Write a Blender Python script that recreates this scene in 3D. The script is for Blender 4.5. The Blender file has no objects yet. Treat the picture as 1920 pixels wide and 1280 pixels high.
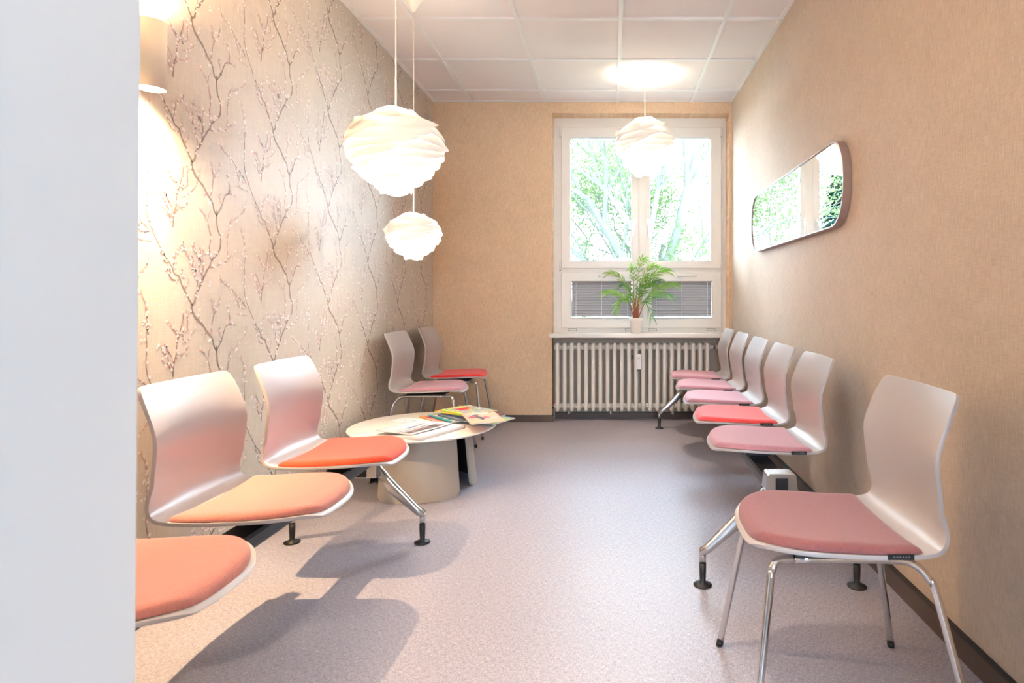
import bpy, bmesh, math, random
from mathutils import Vector, Matrix

scene = bpy.context.scene
COL = scene.collection
PI = math.pi

# ------------------------------------------------------------------ room measures (metres)
CAM_Z = 1.05
XL, XR = -1.518, 1.03          # side walls
YB = 5.18                      # window wall
YW = 5.335                     # window plane / niche back
ZC = 2.727                     # ceiling
YF0, YF1 = 0.30, 0.70          # doorway wall
DOOR_L, DOOR_R = -0.55, 0.66
OX0, OX1 = -0.5045, 1.005      # window recess
OZ1 = 2.627

# ------------------------------------------------------------------ helpers
class MB:
    def __init__(s):
        s.v = []; s.f = []; s.m = []; s.sm = []
    def add(s, verts, faces, mat=0, smooth=False, M=None):
        b = len(s.v)
        if M is not None:
            verts = [M @ Vector(p) for p in verts]
        s.v.extend(tuple(p) for p in verts)
        for f in faces:
            s.f.append(tuple(b + i for i in f)); s.m.append(mat); s.sm.append(smooth)
    def box(s, x0, x1, y0, y1, z0, z1, mat=0, M=None):
        v = [(x0,y0,z0),(x1,y0,z0),(x1,y1,z0),(x0,y1,z0),(x0,y0,z1),(x1,y0,z1),(x1,y1,z1),(x0,y1,z1)]
        f = [(0,3,2,1),(4,5,6,7),(0,1,5,4),(1,2,6,5),(2,3,7,6),(3,0,4,7)]
        s.add(v, f, mat, False, M)
    def cyl(s, p0, p1, r0, r1=None, n=16, mat=0, caps=True, smooth=True):
        r1 = r0 if r1 is None else r1
        p0 = Vector(p0); p1 = Vector(p1); d = (p1 - p0).normalized()
        a = d.orthogonal().normalized(); b = d.cross(a)
        v = []
        for p, r in ((p0, r0), (p1, r1)):
            for i in range(n):
                t = 2*PI*i/n
                v.append(p + r*(math.cos(t)*a + math.sin(t)*b))
        f = [(i, (i+1) % n, n+(i+1) % n, n+i) for i in range(n)]
        s.add(v, f, mat, smooth)
        if caps:
            s.add(v[:n], [tuple(range(n-1, -1, -1))], mat)
            s.add(v[n:], [tuple(range(n))], mat)
    def tube(s, pts, rads, n=12, mat=0, caps=True):
        pts = [Vector(p) for p in pts]
        if not hasattr(rads, '__len__'): rads = [rads]*len(pts)
        v = []; d = (pts[1]-pts[0]).normalized(); a = d.orthogonal().normalized()
        for i, p in enumerate(pts):
            if i == 0: t = pts[1]-pts[0]
            elif i == len(pts)-1: t = pts[-1]-pts[-2]
            else: t = (pts[i+1]-pts[i]).normalized() + (pts[i]-pts[i-1]).normalized()
            t.normalize()
            a = (a - t*a.dot(t)).normalized(); b = t.cross(a)
            for k in range(n):
                w = 2*PI*k/n
                v.append(p + rads[i]*(math.cos(w)*a + math.sin(w)*b))
        f = []
        for i in range(len(pts)-1):
            for k in range(n):
                f.append((i*n+k, i*n+(k+1) % n, (i+1)*n+(k+1) % n, (i+1)*n+k))
        s.add(v, f, mat, True)
        if caps:
            s.add(v[:n], [tuple(range(n-1, -1, -1))], mat)
            s.add(v[-n:], [tuple(range(n))], mat)
    def lathe(s, prof, c=(0,0,0), n=32, mat=0, smooth=True):
        v = []; c = Vector(c)
        for r, z in prof:
            for i in range(n):
                t = 2*PI*i/n
                v.append((c.x + r*math.cos(t), c.y + r*math.sin(t), c.z + z))
        f = []
        for j in range(len(prof)-1):
            for i in range(n):
                f.append((j*n+i, j*n+(i+1) % n, (j+1)*n+(i+1) % n, (j+1)*n+i))
        s.add(v, f, mat, smooth)
    def prism(s, poly, axis, a0, a1, mat=0, smooth=False):
        """poly of 2-D points extruded along axis 'x','y' or 'z'."""
        def P(p, a):
            return {'x': (a, p[0], p[1]), 'y': (p[0], a, p[1]), 'z': (p[0], p[1], a)}[axis]
        n = len(poly)
        v = [P(p, a0) for p in poly] + [P(p, a1) for p in poly]
        s.add(v, [(i, (i+1) % n, n+(i+1) % n, n+i) for i in range(n)], mat, smooth)
        s.add(v[:n], [tuple(range(n-1, -1, -1))], mat)
        s.add(v[n:], [tuple(range(n))], mat)
    def grid(s, rows, mat=0, smooth=True):
        m = len(rows[0]); v = [p for r in rows for p in r]; f = []
        for j in range(len(rows)-1):
            for i in range(m-1):
                f.append((j*m+i, j*m+i+1, (j+1)*m+i+1, (j+1)*m+i))
        s.add(v, f, mat, smooth)
    def build(s, name, mats, parent=None, bevel=0, solid=0, subsurf=0, fix=True, loc=None):
        me = bpy.data.meshes.new(name)
        me.from_pydata([tuple(p) for p in s.v], [], s.f)
        if not isinstance(mats, (list, tuple)): mats = [mats]
        for m in mats: me.materials.append(m)
        for p, mi, sm in zip(me.polygons, s.m, s.sm):
            p.material_index = mi; p.use_smooth = sm
        if fix:
            bm = bmesh.new(); bm.from_mesh(me)
            bmesh.ops.remove_doubles(bm, verts=bm.verts, dist=1e-5)
            bmesh.ops.recalc_face_normals(bm, faces=bm.faces)
            bm.to_mesh(me); bm.free()
        me.update()
        o = bpy.data.objects.new(name, me); COL.objects.link(o)
        if loc: o.location = loc
        if parent: o.parent = parent
        if solid:
            md = o.modifiers.new('thickness', 'SOLIDIFY'); md.thickness = solid; md.offset = -1
        if bevel:
            md = o.modifiers.new('soft_edge', 'BEVEL'); md.width = bevel; md.segments = 3
            md.limit_method = 'ANGLE'; md.angle_limit = math.radians(35)
            if hasattr(md, 'harden_normals'): md.harden_normals = False
        if subsurf:
            md = o.modifiers.new('smooth', 'SUBSURF'); md.levels = subsurf; md.render_levels = subsurf
        return o

def thing(name, label, cat, loc=(0,0,0), rz=0, group=None):
    o = bpy.data.objects.new(name, None); COL.objects.link(o)
    o.empty_display_size = 0.1
    o.location = loc; o.rotation_euler = (0, 0, rz)
    return tag(o, label, cat, group)

def tag(o, label, cat, group=None):
    o['label'] = label; o['category'] = cat
    if group: o['group'] = group
    return o

def struct(o):
    o['kind'] = 'structure'; return o

def catmull(pts, k=6):
    out = []
    P = [pts[0]] + list(pts) + [pts[-1]]
    for i in range(1, len(P)-2):
        p0, p1, p2, p3 = [Vector(P[i+j]) for j in (-1, 0, 1, 2)]
        for j in range(k):
            t = j/k
            out.append(0.5*((2*p1) + (-p0+p2)*t + (2*p0-5*p1+4*p2-p3)*t*t + (-p0+3*p1-3*p2+p3)*t**3))
    out.append(Vector(pts[-1]))
    return out

# ------------------------------------------------------------------ materials
def mat(name, col=(.8,.8,.8), rough=.5, metal=0, spec=.5, **kw):
    m = bpy.data.materials.new(name); m.use_nodes = True
    b = m.node_tree.nodes['Principled BSDF']
    b.inputs['Base Color'].default_value = (*col, 1)
    b.inputs['Roughness'].default_value = rough
    b.inputs['Metallic'].default_value = metal
    b.inputs['Specular IOR Level'].default_value = spec
    for k, v in kw.items():
        b.inputs[k.replace('_', ' ')].default_value = v
    return m

def N(m, t, **kw):
    n = m.node_tree.nodes.new(t)
    for k, v in kw.items(): setattr(n, k, v)
    return n
def L(m, a, b): m.node_tree.links.new(a, b)
def coords(m, scale):
    tc = N(m, 'ShaderNodeTexCoord'); mp = N(m, 'ShaderNodeMapping')
    mp.inputs['Scale'].default_value = scale
    L(m, tc.outputs['Object'], mp.inputs['Vector'])
    return mp.outputs['Vector']
def noise(m, scale3, sc=1, detail=2, rough=.5):
    n = N(m, 'ShaderNodeTexNoise'); n.inputs['Scale'].default_value = sc
    n.inputs['Detail'].default_value = detail; n.inputs['Roughness'].default_value = rough
    L(m, coords(m, scale3), n.inputs['Vector']); return n.outputs['Fac']
def mathn(m, op, a, b):
    n = N(m, 'ShaderNodeMath', operation=op)
    for i, x in enumerate((a, b)):
        if isinstance(x, (int, float)): n.inputs[i].default_value = x
        else: L(m, x, n.inputs[i])
    return n.outputs[0]
def ramp(m, fac, stops):
    r = N(m, 'ShaderNodeValToRGB'); e = r.color_ramp.elements
    while len(e) < len(stops): e.new(.5)
    for el, (p, c) in zip(e, stops): el.position = p; el.color = (*c, 1)
    L(m, fac, r.inputs['Fac']); return r.outputs['Color']
def bump(m, h, dist=.001, strength=.5):
    b = N(m, 'ShaderNodeBump'); b.inputs['Distance'].default_value = dist; b.inputs['Strength'].default_value = strength
    L(m, h, b.inputs['Height']); L(m, b.outputs['Normal'], m.node_tree.nodes['Principled BSDF'].inputs['Normal'])
def setcol(m, c): L(m, c, m.node_tree.nodes['Principled BSDF'].inputs['Base Color'])

def woven(name, c_lo, c_hi, along, rough=.75, fine=1.0, metal=0, amt=.5):
    """woven textile wallpaper; along = 'x' or 'y' is the wall's horizontal axis."""
    m = mat(name, c_hi, rough, metal, .3)
    h = (1, 1)
    if along == 'x': s1 = (330*fine, 1, 22*fine); s2 = (26*fine, 1, 300*fine)
    else:            s1 = (1, 330*fine, 22*fine); s2 = (1, 26*fine, 300*fine)
    a = noise(m, s1, 1, 2, .6); b = noise(m, s2, 1, 2, .6)
    c = noise(m, (9, 9, 9), 1, 2)
    t = mathn(m, 'ADD', mathn(m, 'MULTIPLY', a, .55), mathn(m, 'MULTIPLY', b, .35))
    t = mathn(m, 'ADD', t, mathn(m, 'MULTIPLY', c, .12))
    setcol(m, ramp(m, t, [(.5-.18*amt*2, c_lo), (.5+.16*amt*2, c_hi)]))
    bump(m, t, .0012, .55)
    return m

M = {}
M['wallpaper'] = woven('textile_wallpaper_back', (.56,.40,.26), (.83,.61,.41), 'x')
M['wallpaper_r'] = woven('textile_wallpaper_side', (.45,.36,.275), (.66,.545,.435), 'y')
M['wp_base'] = woven('blossom_wallpaper_ground', (.50,.435,.355), (.63,.555,.47), 'y', rough=.55, fine=.8, amt=.6)
M['wp_branch'] = mat('printed_branch', (.235,.165,.125), .6)
M['wp_twig'] = mat('printed_twig', (.36,.235,.195), .6)
M['wp_bud'] = mat('printed_bud', (.58,.30,.29), .6)
M['wp_blossom'] = mat('printed_blossom', (.80,.73,.71), .6)
M['white_wall'] = mat('white_plaster', (.80,.82,.82), .7)
M['hall_wall'] = mat('hall_plaster', (.52,.51,.49), .8)
M['ceil'] = mat('ceiling_tile', (.80,.75,.745), .85)
bump(M['ceil'], noise(M['ceil'], (90,90,90), 1, 4), .001, .25)
M['grid'] = mat('ceiling_grid', (.80,.79,.79), .45)
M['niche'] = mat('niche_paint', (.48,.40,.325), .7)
# floor: grey-taupe vinyl with short fibre flecks
m = M['floor'] = mat('fleck_vinyl_floor', (.3,.26,.25), .42, 0, .35)
f1 = noise(m, (60,420,1), 1, 2, .6); f2 = noise(m, (420,60,1), 1, 2, .6); f3 = noise(m, (170,170,1), 1, 3, .65)
t = mathn(m, 'ADD', mathn(m, 'MULTIPLY', f1, .36), mathn(m, 'MULTIPLY', f2, .36))
t = mathn(m, 'ADD', t, mathn(m, 'MULTIPLY', f3, .28))
setcol(m, ramp(m, t, [(.38, (.20,.185,.225)), (.5, (.33,.315,.37)), (.57, (.40,.385,.44)), (.66, (.64,.62,.66))]))
bump(m, t, .0006, .35)
M['base'] = mat('dark_skirting', (.085,.058,.045), .4)
M['base_top'] = mat('black_skirting_lip', (.02,.018,.016), .4)
M['pvc'] = mat('white_window_plastic', (.80,.77,.72), .35)
M['gasket'] = mat('grey_seal', (.12,.13,.16), .5)
M['sill'] = mat('sill_stone', (.80,.77,.72), .3)
M['handle'] = mat('white_handle', (.85,.84,.83), .3)
M['rad'] = mat('radiator_enamel', (.86,.80,.72), .38)
M['chrome'] = mat('chrome', (.72,.71,.70), .09, 1)
M['cast'] = mat('polished_aluminium', (.62,.61,.60), .22, 1)
M['black'] = mat('black_plastic', (.012,.012,.014), .45)
M['dark'] = mat('dark_steel', (.035,.036,.04), .4)
M['brass'] = mat('valve_metal', (.45,.42,.38), .3, 1)
M['redcap'] = mat('red_valve_cap', (.45,.03,.03), .4)
M['shell'] = mat('pale_grey_shell', (.44,.405,.40), .34, 0, .5)
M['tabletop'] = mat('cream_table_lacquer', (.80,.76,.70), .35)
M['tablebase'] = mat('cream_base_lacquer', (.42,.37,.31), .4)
M['mirror'] = mat('mirror_glass', (.94,.95,.95), .0, 1)
M['mframe'] = mat('rose_beige_frame', (.36,.26,.23), .35)
M['sconce'] = mat('satin_beige_metal', (.84,.76,.64), .55, 0)
M['canopy'] = mat('pendant_canopy_white', (.85,.80,.72), .4)
M['cord'] = mat('pendant_cord', (.80,.72,.62), .5)
M['pot'] = mat('white_pot', (.78,.72,.66), .35)
M['soil'] = mat('soil', (.05,.03,.02), .9)
def fabric(name, c):
    m = mat(name, c, .75, 0, .25)
    m.node_tree.nodes['Principled BSDF'].inputs['Sheen Weight'].default_value = .25
    f = mathn(m, 'ADD', mathn(m, 'MULTIPLY', noise(m, (700,60,60), 1, 2), .5), mathn(m, 'MULTIPLY', noise(m, (60,700,60), 1, 2), .5))
    setcol(m, ramp(m, f, [(.35, tuple(x*.86 for x in c)), (.62, tuple(min(1, x*1.10) for x in c))]))
    bump(m, f, .0004, .4)
    return m
M['dusk'] = fabric('old_rose_fabric_dark', (.235,.085,.088))
M['pink'] = fabric('dusty_pink_fabric', (.49,.235,.285))
M['rose'] = fabric('old_rose_fabric', (.43,.165,.135))
M['red'] = fabric('bright_red_fabric', (.72,.035,.035))
M['coral'] = fabric('coral_red_fabric', (.80,.075,.075))
M['orange'] = fabric('orange_red_fabric', (.78,.06,.018))
M['glass'] = bpy.data.materials.new('window_glass'); M['glass'].use_nodes = True
g = M['glass']; nt = g.node_tree; nt.nodes.clear()
o_ = nt.nodes.new('ShaderNodeOutputMaterial'); mx = nt.nodes.new('ShaderNodeMixShader')
tr = nt.nodes.new('ShaderNodeBsdfTransparent'); gl = nt.nodes.new('ShaderNodeBsdfGlossy'); fr = nt.nodes.new('ShaderNodeFresnel')
gl.inputs['Roughness'].default_value = 0; fr.inputs['IOR'].default_value = 1.3
tr.inputs['Color'].default_value = (.97,.985,.98,1)
nt.links.new(fr.outputs[0], mx.inputs[0]); nt.links.new(tr.outputs[0], mx.inputs[1]); nt.links.new(gl.outputs[0], mx.inputs[2])
nt.links.new(mx.outputs[0], o_.inputs[0])

def glossy_leaf(m):
    nt = m.node_tree; o = nt.nodes['Material Output']; old = o.inputs[0].links[0].from_socket
    g_ = nt.nodes.new('ShaderNodeBsdfGlossy'); g_.inputs['Roughness'].default_value = .28
    f_ = nt.nodes.new('ShaderNodeFresnel'); f_.inputs[0].default_value = 1.55; x_ = nt.nodes.new('ShaderNodeMixShader')
    nt.links.new(f_.outputs[0], x_.inputs[0]); nt.links.new(old, x_.inputs[1]); nt.links.new(g_.outputs[0], x_.inputs[2]); nt.links.new(x_.outputs[0], o.inputs[0])
def translucent(name, col, tcol, fac, gloss=.0):
    m = bpy.data.materials.new(name); m.use_nodes = True; nt = m.node_tree; nt.nodes.clear()
    o = nt.nodes.new('ShaderNodeOutputMaterial'); mx = nt.nodes.new('ShaderNodeMixShader')
    d = nt.nodes.new('ShaderNodeBsdfDiffuse'); t = nt.nodes.new('ShaderNodeBsdfTranslucent')
    d.inputs[0].default_value = (*col, 1); t.inputs[0].default_value = (*tcol, 1); mx.inputs[0].default_value = fac
    nt.links.new(d.outputs[0], mx.inputs[1]); nt.links.new(t.outputs[0], mx.inputs[2]); nt.links.new(mx.outputs[0], o.inputs[0])
    return m
M['shade'] = translucent('white_lamp_foil', (.88,.87,.85), (.90,.89,.86), .16)
M['leaf'] = translucent('palm_leaf', (.16,.36,.05), (.30,.62,.06), .4)
M['leaf_dark'] = translucent('palm_leaf_dark', (.10,.27,.10), (.18,.50,.08), .35)
glossy_leaf(M['leaf']); glossy_leaf(M['leaf_dark'])
M['stem'] = mat('palm_stem', (.34,.36,.07), .5)
M['stem_base'] = mat('palm_stem_base', (.32,.09,.04), .6)
M['slat'] = translucent('taupe_slat', (.25,.21,.20), (.22,.19,.18), .12)
M['paper'] = mat('white_paper', (.80,.79,.78), .7)
M['newsprint'] = mat('newsprint', (.62,.61,.63), .8)
M['ink'] = mat('dark_ink', (.10,.10,.12), .6)
M['greyink'] = mat('grey_ink', (.20,.20,.23), .6)
M['blue'] = mat('blue_ink', (.06,.22,.60), .5)
def emit(name, col, s):
    m = bpy.data.materials.new(name); m.use_nodes = True; nt = m.node_tree; nt.nodes.clear()
    o = nt.nodes.new('ShaderNodeOutputMaterial'); e = nt.nodes.new('ShaderNodeEmission')
    e.inputs[0].default_value = (*col, 1); e.inputs[1].default_value = s
    nt.links.new(e.outputs[0], o.inputs[0]); return m
WARM = (1.0, .60, .27)
M['bulb'] = emit('lit_bulb', (1, .80, .55), 12)
M['lens'] = emit('lit_lens', (1, .86, .66), 14)

# ------------------------------------------------------------------ room shell
b = MB(); b.box(-3.0, 2.6, -2.6, YW+.1, -.1, 0); struct(b.build('floor', M['floor']))
# blossom wallpaper
def build_left_wall():
    rnd = random.Random(5)
    b = MB(); b.box(XL-.12, XL, YF1-.02, YW+.1, 0, ZC+.1, 0)
    def cv(p):   # sketch units -> wall (y, z)
        px = 300 + p[0]/4.922; py = 180 + p[1]/4.922
        Y = 1730.5/(1146-px)
        return (Y, 1.05 + (559-py)/1140*Y)
    S = [
     ([(10,0),(60,90),(100,170),(118,220),(135,265),(180,310),(195,370),(235,470),(262,530),(290,595)], 4,10,0),
     ([(290,595),(292,640),(300,670),(330,740),(390,820),(440,910),(480,980),(500,1060),(520,1100)], 12,7,0),
     ([(292,605),(320,580),(330,520),(370,450),(430,340),(460,300),(470,260),(545,190),(560,90),(545,30),(530,-20),(522,-110),(518,-190)], 9,7,0),
     ([(520,1100),(545,1060),(575,1000),(600,920),(640,900),(645,860),(635,790),(620,720)], 7,2,0),
     ([(640,900),(680,915),(710,940)], 3,1,1),
     ([(775,400),(780,470),(775,600),(790,720),(830,850),(880,980),(905,1040)], 3,5,0),
     ([(775,400),(785,300),(775,190),(760,120),(745,70)], 3,1.3,1),
     ([(790,790),(750,725),(700,650),(640,560),(580,500),(550,430)], 4,1.3,0),
     ([(800,800),(750,795),(710,720),(690,650)], 2.4,1.2,1),
     ([(810,880),(750,855),(690,820)], 2.4,1.2,1),
     ([(455,315),(500,325),(560,315),(615,310),(620,250),(620,130),(632,30),(640,-20)], 3.5,1.5,0),
     ([(615,310),(640,285),(685,262)], 2,1,1),
     ([(470,260),(460,200),(455,130),(470,40),(460,-10)], 4,1.6,0),
     ([(380,430),(385,370),(370,290),(355,220),(345,160),(320,100),(305,70)], 3.5,1.3,0),
     ([(395,400),(400,330),(395,250),(390,190),(405,130)], 3,1.2,1),
     ([(350,470),(340,400),(320,320),(300,250),(280,190),(250,130),(220,50),(205,10)], 3.5,1.3,1),
     ([(180,330),(140,325),(95,285),(75,220),(60,140),(40,100)], 3.2,1.3,0),
     ([(235,440),(240,410),(270,370)], 3,1.3,1),
     ([(205,340),(207,280),(205,230)], 1.4,1,1),
     ([(345,790),(320,850),(270,900),(200,940)], 1.6,2.2,1),
     ([(300,670),(250,685)], 2.4,1.4,1),
     ([(120,1210),(125,1100),(150,1000),(155,910),(180,830),(195,770),(210,710),(218,640)], 6,1.6,0),
     ([(180,840),(230,840),(255,800),(250,700),(248,630)], 2.6,1.2,1),
     ([(135,1080),(170,1030),(230,1020),(260,980)], 3,1.2,1),
     ([(125,1090),(100,1000),(60,930),(40,880)], 2.6,1.2,1),
     ([(160,860),(130,780),(105,740),(70,660)], 2.4,1.2,1),
     ([(465,930),(480,850),(500,760),(540,680),(555,620)], 3,1.3,1),
     ([(440,920),(400,905)], 2,1.2,1),
     ([(500,760),(485,700),(475,620)], 2,1.2,1),
     ([(345,790),(365,720),(370,640)], 2,1.2,1),
     ([(570,1010),(550,960),(540,920)], 2,1.2,1),
     ([(470,1280),(440,1160),(400,1080),(350,1030)], 3,1.2,1),
     ([(440,1130),(460,1060)], 2,1.2,1),
     ([(640,1240),(650,1160),(700,1130),(770,1060),(800,970)], 2.4,1.2,1),
     ([(120,210),(135,130),(150,60),(200,40)], 3,1.3,1),
     ([(120,1130),(80,1040),(40,960),(0,880)], 2.6,1.2,1),
     ([(300,250),(310,200),(300,160)], 1.8,1.1,1),
     ([(355,220),(375,180),(370,110)], 1.8,1.1,1),
     ([(120,1100),(90,1120),(70,1080),(10,1010)], 2,1.1,1),
    ]
    tile = []   # (poly[(y,z)], mat, layer)
    tips = []
    for pts, w0, w1, kind in S:
        P = [Vector(cv(p)) for p in pts]
        P = catmull([(p.x, p.y, 0) for p in P], 4)
        n = len(P); Lr = []
        for i, p in enumerate(P):
            d = (P[min(i+1, n-1)] - P[max(i-1, 0)]).normalized()
            nn = Vector((-d.y, d.x, 0))
            w = (w0 + (w1-w0)*i/(n-1))*.001*.5*(1+rnd.uniform(-.18, .22))
            if i == n-1: w *= .4
            jit = nn*rnd.uniform(-1, 1)*.0008
            Lr.append((p+nn*w+jit, p-nn*w+jit))
        for i in range(n-1):
            a, c = Lr[i], Lr[i+1]
            tile.append(([(q.x, q.y) for q in (a[0], a[1], c[1], c[0])], 1 if kind == 0 else 2, 1))
        # buds and blossoms along thin parts
        for i in range(1, n):
            wloc = w0 + (w1-w0)*i/(n-1)
            if wloc > 4.6:
                continue
            p = P[i]; d = (P[i]-P[i-1]).normalized()
            for k in range(2):
                if rnd.random() < .62:
                    ang = rnd.choice((-1, 1))*rnd.uniform(.35, .9)
                    dr = Vector((d.x*math.cos(ang)-d.y*math.sin(ang), d.x*math.sin(ang)+d.y*math.cos(ang), 0))
                    if dr.y < -.2: dr.y = -dr.y*.4
                    q = p + (P[i-1]-p)*rnd.random()
                    ln = rnd.uniform(.006, .012); wd = ln*.20
                    s_ = Vector((-dr.y, dr.x, 0))*wd
                    e = q+dr*ln; mid = q+dr*ln*.55
                    tile.append(([(q.x, q.y), ((mid-s_).x, (mid-s_).y), (e.x, e.y), ((mid+s_).x, (mid+s_).y)], 3, 2))
            if rnd.random() < .46:
                tips.append(p + Vector((rnd.uniform(-.009, .009), rnd.uniform(-.009, .009), 0)))
    for (cx, cy, r, k) in ((250,510,.018,5),(560,60,.014,4),(515,210,.016,6),(180,790,.02,5),(465,1000,.014,3),(565,1040,.013,3),
                        (755,750,.02,4),(740,380,.02,5),(780,320,.018,5),(440,165,.012,3),(95,190,.014,4),(450,460,.016,4),
                        (300,60,.02,6),(200,20,.02,4),(340,200,.03,7),(310,250,.022,5),(500,690,.02,5),(350,530,.012,3),(860,540,.02,4)):
        c = cv((cx, cy))
        for _ in range(k):
            a = rnd.uniform(0, 6.28); rr = r*math.sqrt(rnd.random())
            tips.append(Vector((c[0]+rr*math.cos(a), c[1]+rr*math.sin(a)*.9, 0)))
    for p in tips:
        R = rnd.uniform(.004, .0076); a0 = rnd.uniform(0, 6.28); poly = []
        sq = rnd.uniform(.55, 1); ra = rnd.uniform(0, PI)
        for k in range(20):
            a = a0 + 2*PI*k/20
            r = R*(.62+.38*abs(math.cos(2.5*(a-a0))))
            x = r*math.cos(a); y = r*math.sin(a)*sq
            poly.append((p.x+x*math.cos(ra)-y*math.sin(ra), p.y+x*math.sin(ra)+y*math.cos(ra)))
        tile.append((poly, 4, 3))
        if rnd.random() < .5:
            s = .0014
            tile.append(([(p.x-s, p.y), (p.x, p.y-s), (p.x+s, p.y), (p.x, p.y+s)], 3, 4))
    AX, AZ, BZ = .53, .26, .519
    for i in range(-5, 9):
        for j in range(-8, 9):
            dy = AX*i; dz = AZ*(i % 2) + BZ*j
            for poly, mi, lay in tile:
                q = [(y+dy, z+dz) for y, z in poly]
                if min(p[0] for p in q) < YF1+.01 or max(p[0] for p in q) > YB-.001: continue
                if min(p[1] for p in q) < .06 or max(p[1] for p in q) > ZC-.02: continue
                x = XL + .0003*lay
                b.add([(x, y, z) for y, z in q], [tuple(range(len(q)))], mi)
    return b.build('wall_left', [M['wp_base'], M['wp_branch'], M['wp_twig'], M['wp_bud'], M['wp_blossom']], fix=False)
struct(build_left_wall())

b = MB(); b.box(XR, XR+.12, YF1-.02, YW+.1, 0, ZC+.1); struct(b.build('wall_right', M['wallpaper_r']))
b = MB()
b.box(XL-.12, OX0, YB, YW+.1, 0, ZC+.1); b.box(OX0, OX1, YB, YW+.1, OZ1, ZC+.1); b.box(OX1, XR+.12, YB, YW+.1, 0, ZC+.1)
struct(b.build('wall_back', M['wallpaper']))
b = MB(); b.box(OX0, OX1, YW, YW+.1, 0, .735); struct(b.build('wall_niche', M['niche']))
b = MB()
b.prism([(XL-1.5,0),(DOOR_L-.0015,0),(DOOR_L-.0015+.0086*(ZC+.1),ZC+.1),(XL-1.5,ZC+.1)], 'y', YF0, YF1); b.box(DOOR_R, XR+1.2, YF0, YF1, 0, ZC+.1); b.box(DOOR_L, DOOR_R, YF0, YF1, 2.45, ZC+.1)
struct(b.build('wall_front', M['white_wall'], bevel=.004))
# hallway behind the camera, with its own window
b = MB(); b.box(-3.0, -2.88, -2.6, YF0, 0, ZC+.1); struct(b.build('wall_hall_west', M['hall_wall']))
b = MB(); b.box(2.1, 2.22, -2.6, YF0, 0, ZC+.1); struct(b.build('wall_hall_east', M['hall_wall']))
b = MB()
b.box(-2.88, -.35, -2.6, -2.48, 0, ZC+.1); b.box(.75, 2.1, -2.6, -2.48, 0, ZC+.1)
b.box(-.35, .75, -2.6, -2.48, 0, 1.07); b.box(-.35, .75, -2.6, -2.48, 1.94, ZC+.1)
struct(b.build('wall_hall_south', M['hall_wall']))
# ceiling: tiles and grid
b = MB(); b.box(-3.0, 2.6, -2.6, YW+.1, ZC, ZC+.12, 0)
GX = [-1.19+.6235*i for i in range(-1, 5)]; GY = [4.889-.625*i for i in range(0, 8)]
for x in GX:
    if XL < x < XR: b.box(x-.012, x+.012, YF1, YB, ZC-.011, ZC, 1)
for y in GY:
    if y > YF1: b.box(XL, XR, y-.012, y+.012, ZC-.0105, ZC, 1)
b.box(XL, XL+.024, YF1, YB, ZC-.007, ZC, 1); b.box(XR-.024, XR, YF1, YB, ZC-.007, ZC, 1); b.box(XL, XR, YB-.024, YB, ZC-.0065, ZC, 1)
struct(b.build('ceiling', [M['ceil'], M['grid']]))
# skirting boards
def skirt(name, x0, x1, y0, y1, h, lip):
    b = MB(); b.box(x0, x1, y0, y1, 0, h-.007, 0); b.box(lip[0], lip[1], lip[2], lip[3], h-.007, h, 1)
    return struct(b.build(name, [M['base'], M['base_top']]))
skirt('baseboard_right', XR-.014, XR, YF1, YB, .075, (XR-.016, XR, YF1, YB))
skirt('baseboard_back', XL, OX0+.014, YB-.014, YB, .056, (XL, OX0+.014, YB-.014, YB))
skirt('baseboard_niche', OX0+.014, OX1, YW-.014, YW, .056, (OX0+.014, OX1, YW-.014, YW))
skirt('baseboard_left', XL+.002, XL+.014, YF1, YB-.014, .056, (XL+.002, XL+.014, YF1, YB-.014))

# ------------------------------------------------------------------ window
SC = 1140/YW
def wx(px): return (px-1146)/SC
def wz(py): return CAM_Z + (559-py)/SC
win = bpy.data.objects.new('window_1', None); COL.objects.link(win); struct(win)
def ring(b, x0, x1, z0, z1, w, y0, y1, mat=0, wt=None, wb=None):
    wt = w if wt is None else wt; wb = w if wb is None else wb
    b.box(x0, x0+w, y0, y1, z0, z1, mat); b.box(x1-w, x1, y0, y1, z0, z1, mat)
    b.box(x0+w, x1-w, y0, y1, z1-wt, z1, mat); b.box(x0+w, x1-w, y0, y1, z0, z0+wb, mat)
F_in, F_out = YW-.005, YW+.07
b = MB()
x0, x1, zt, zb = wx(1036), OX1, wz(222), .745
zmid0, zmid1 = wz(511), wz(503)
b.box(OX0, wx(1053.5), F_in, F_out, zb, OZ1); b.box(wx(1351), OX1, F_in, F_out, zb, OZ1)
b.box(wx(1053.5), wx(1351), F_in, F_out, wz(241), OZ1); b.box(wx(1053.5), wx(1351), F_in, F_out, zb, wz(613.5))
b.box(wx(1053.5), wx(1351), F_in, F_out, zmid0, zmid1)
b.build('window_frame', M['pvc'], win)
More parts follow.
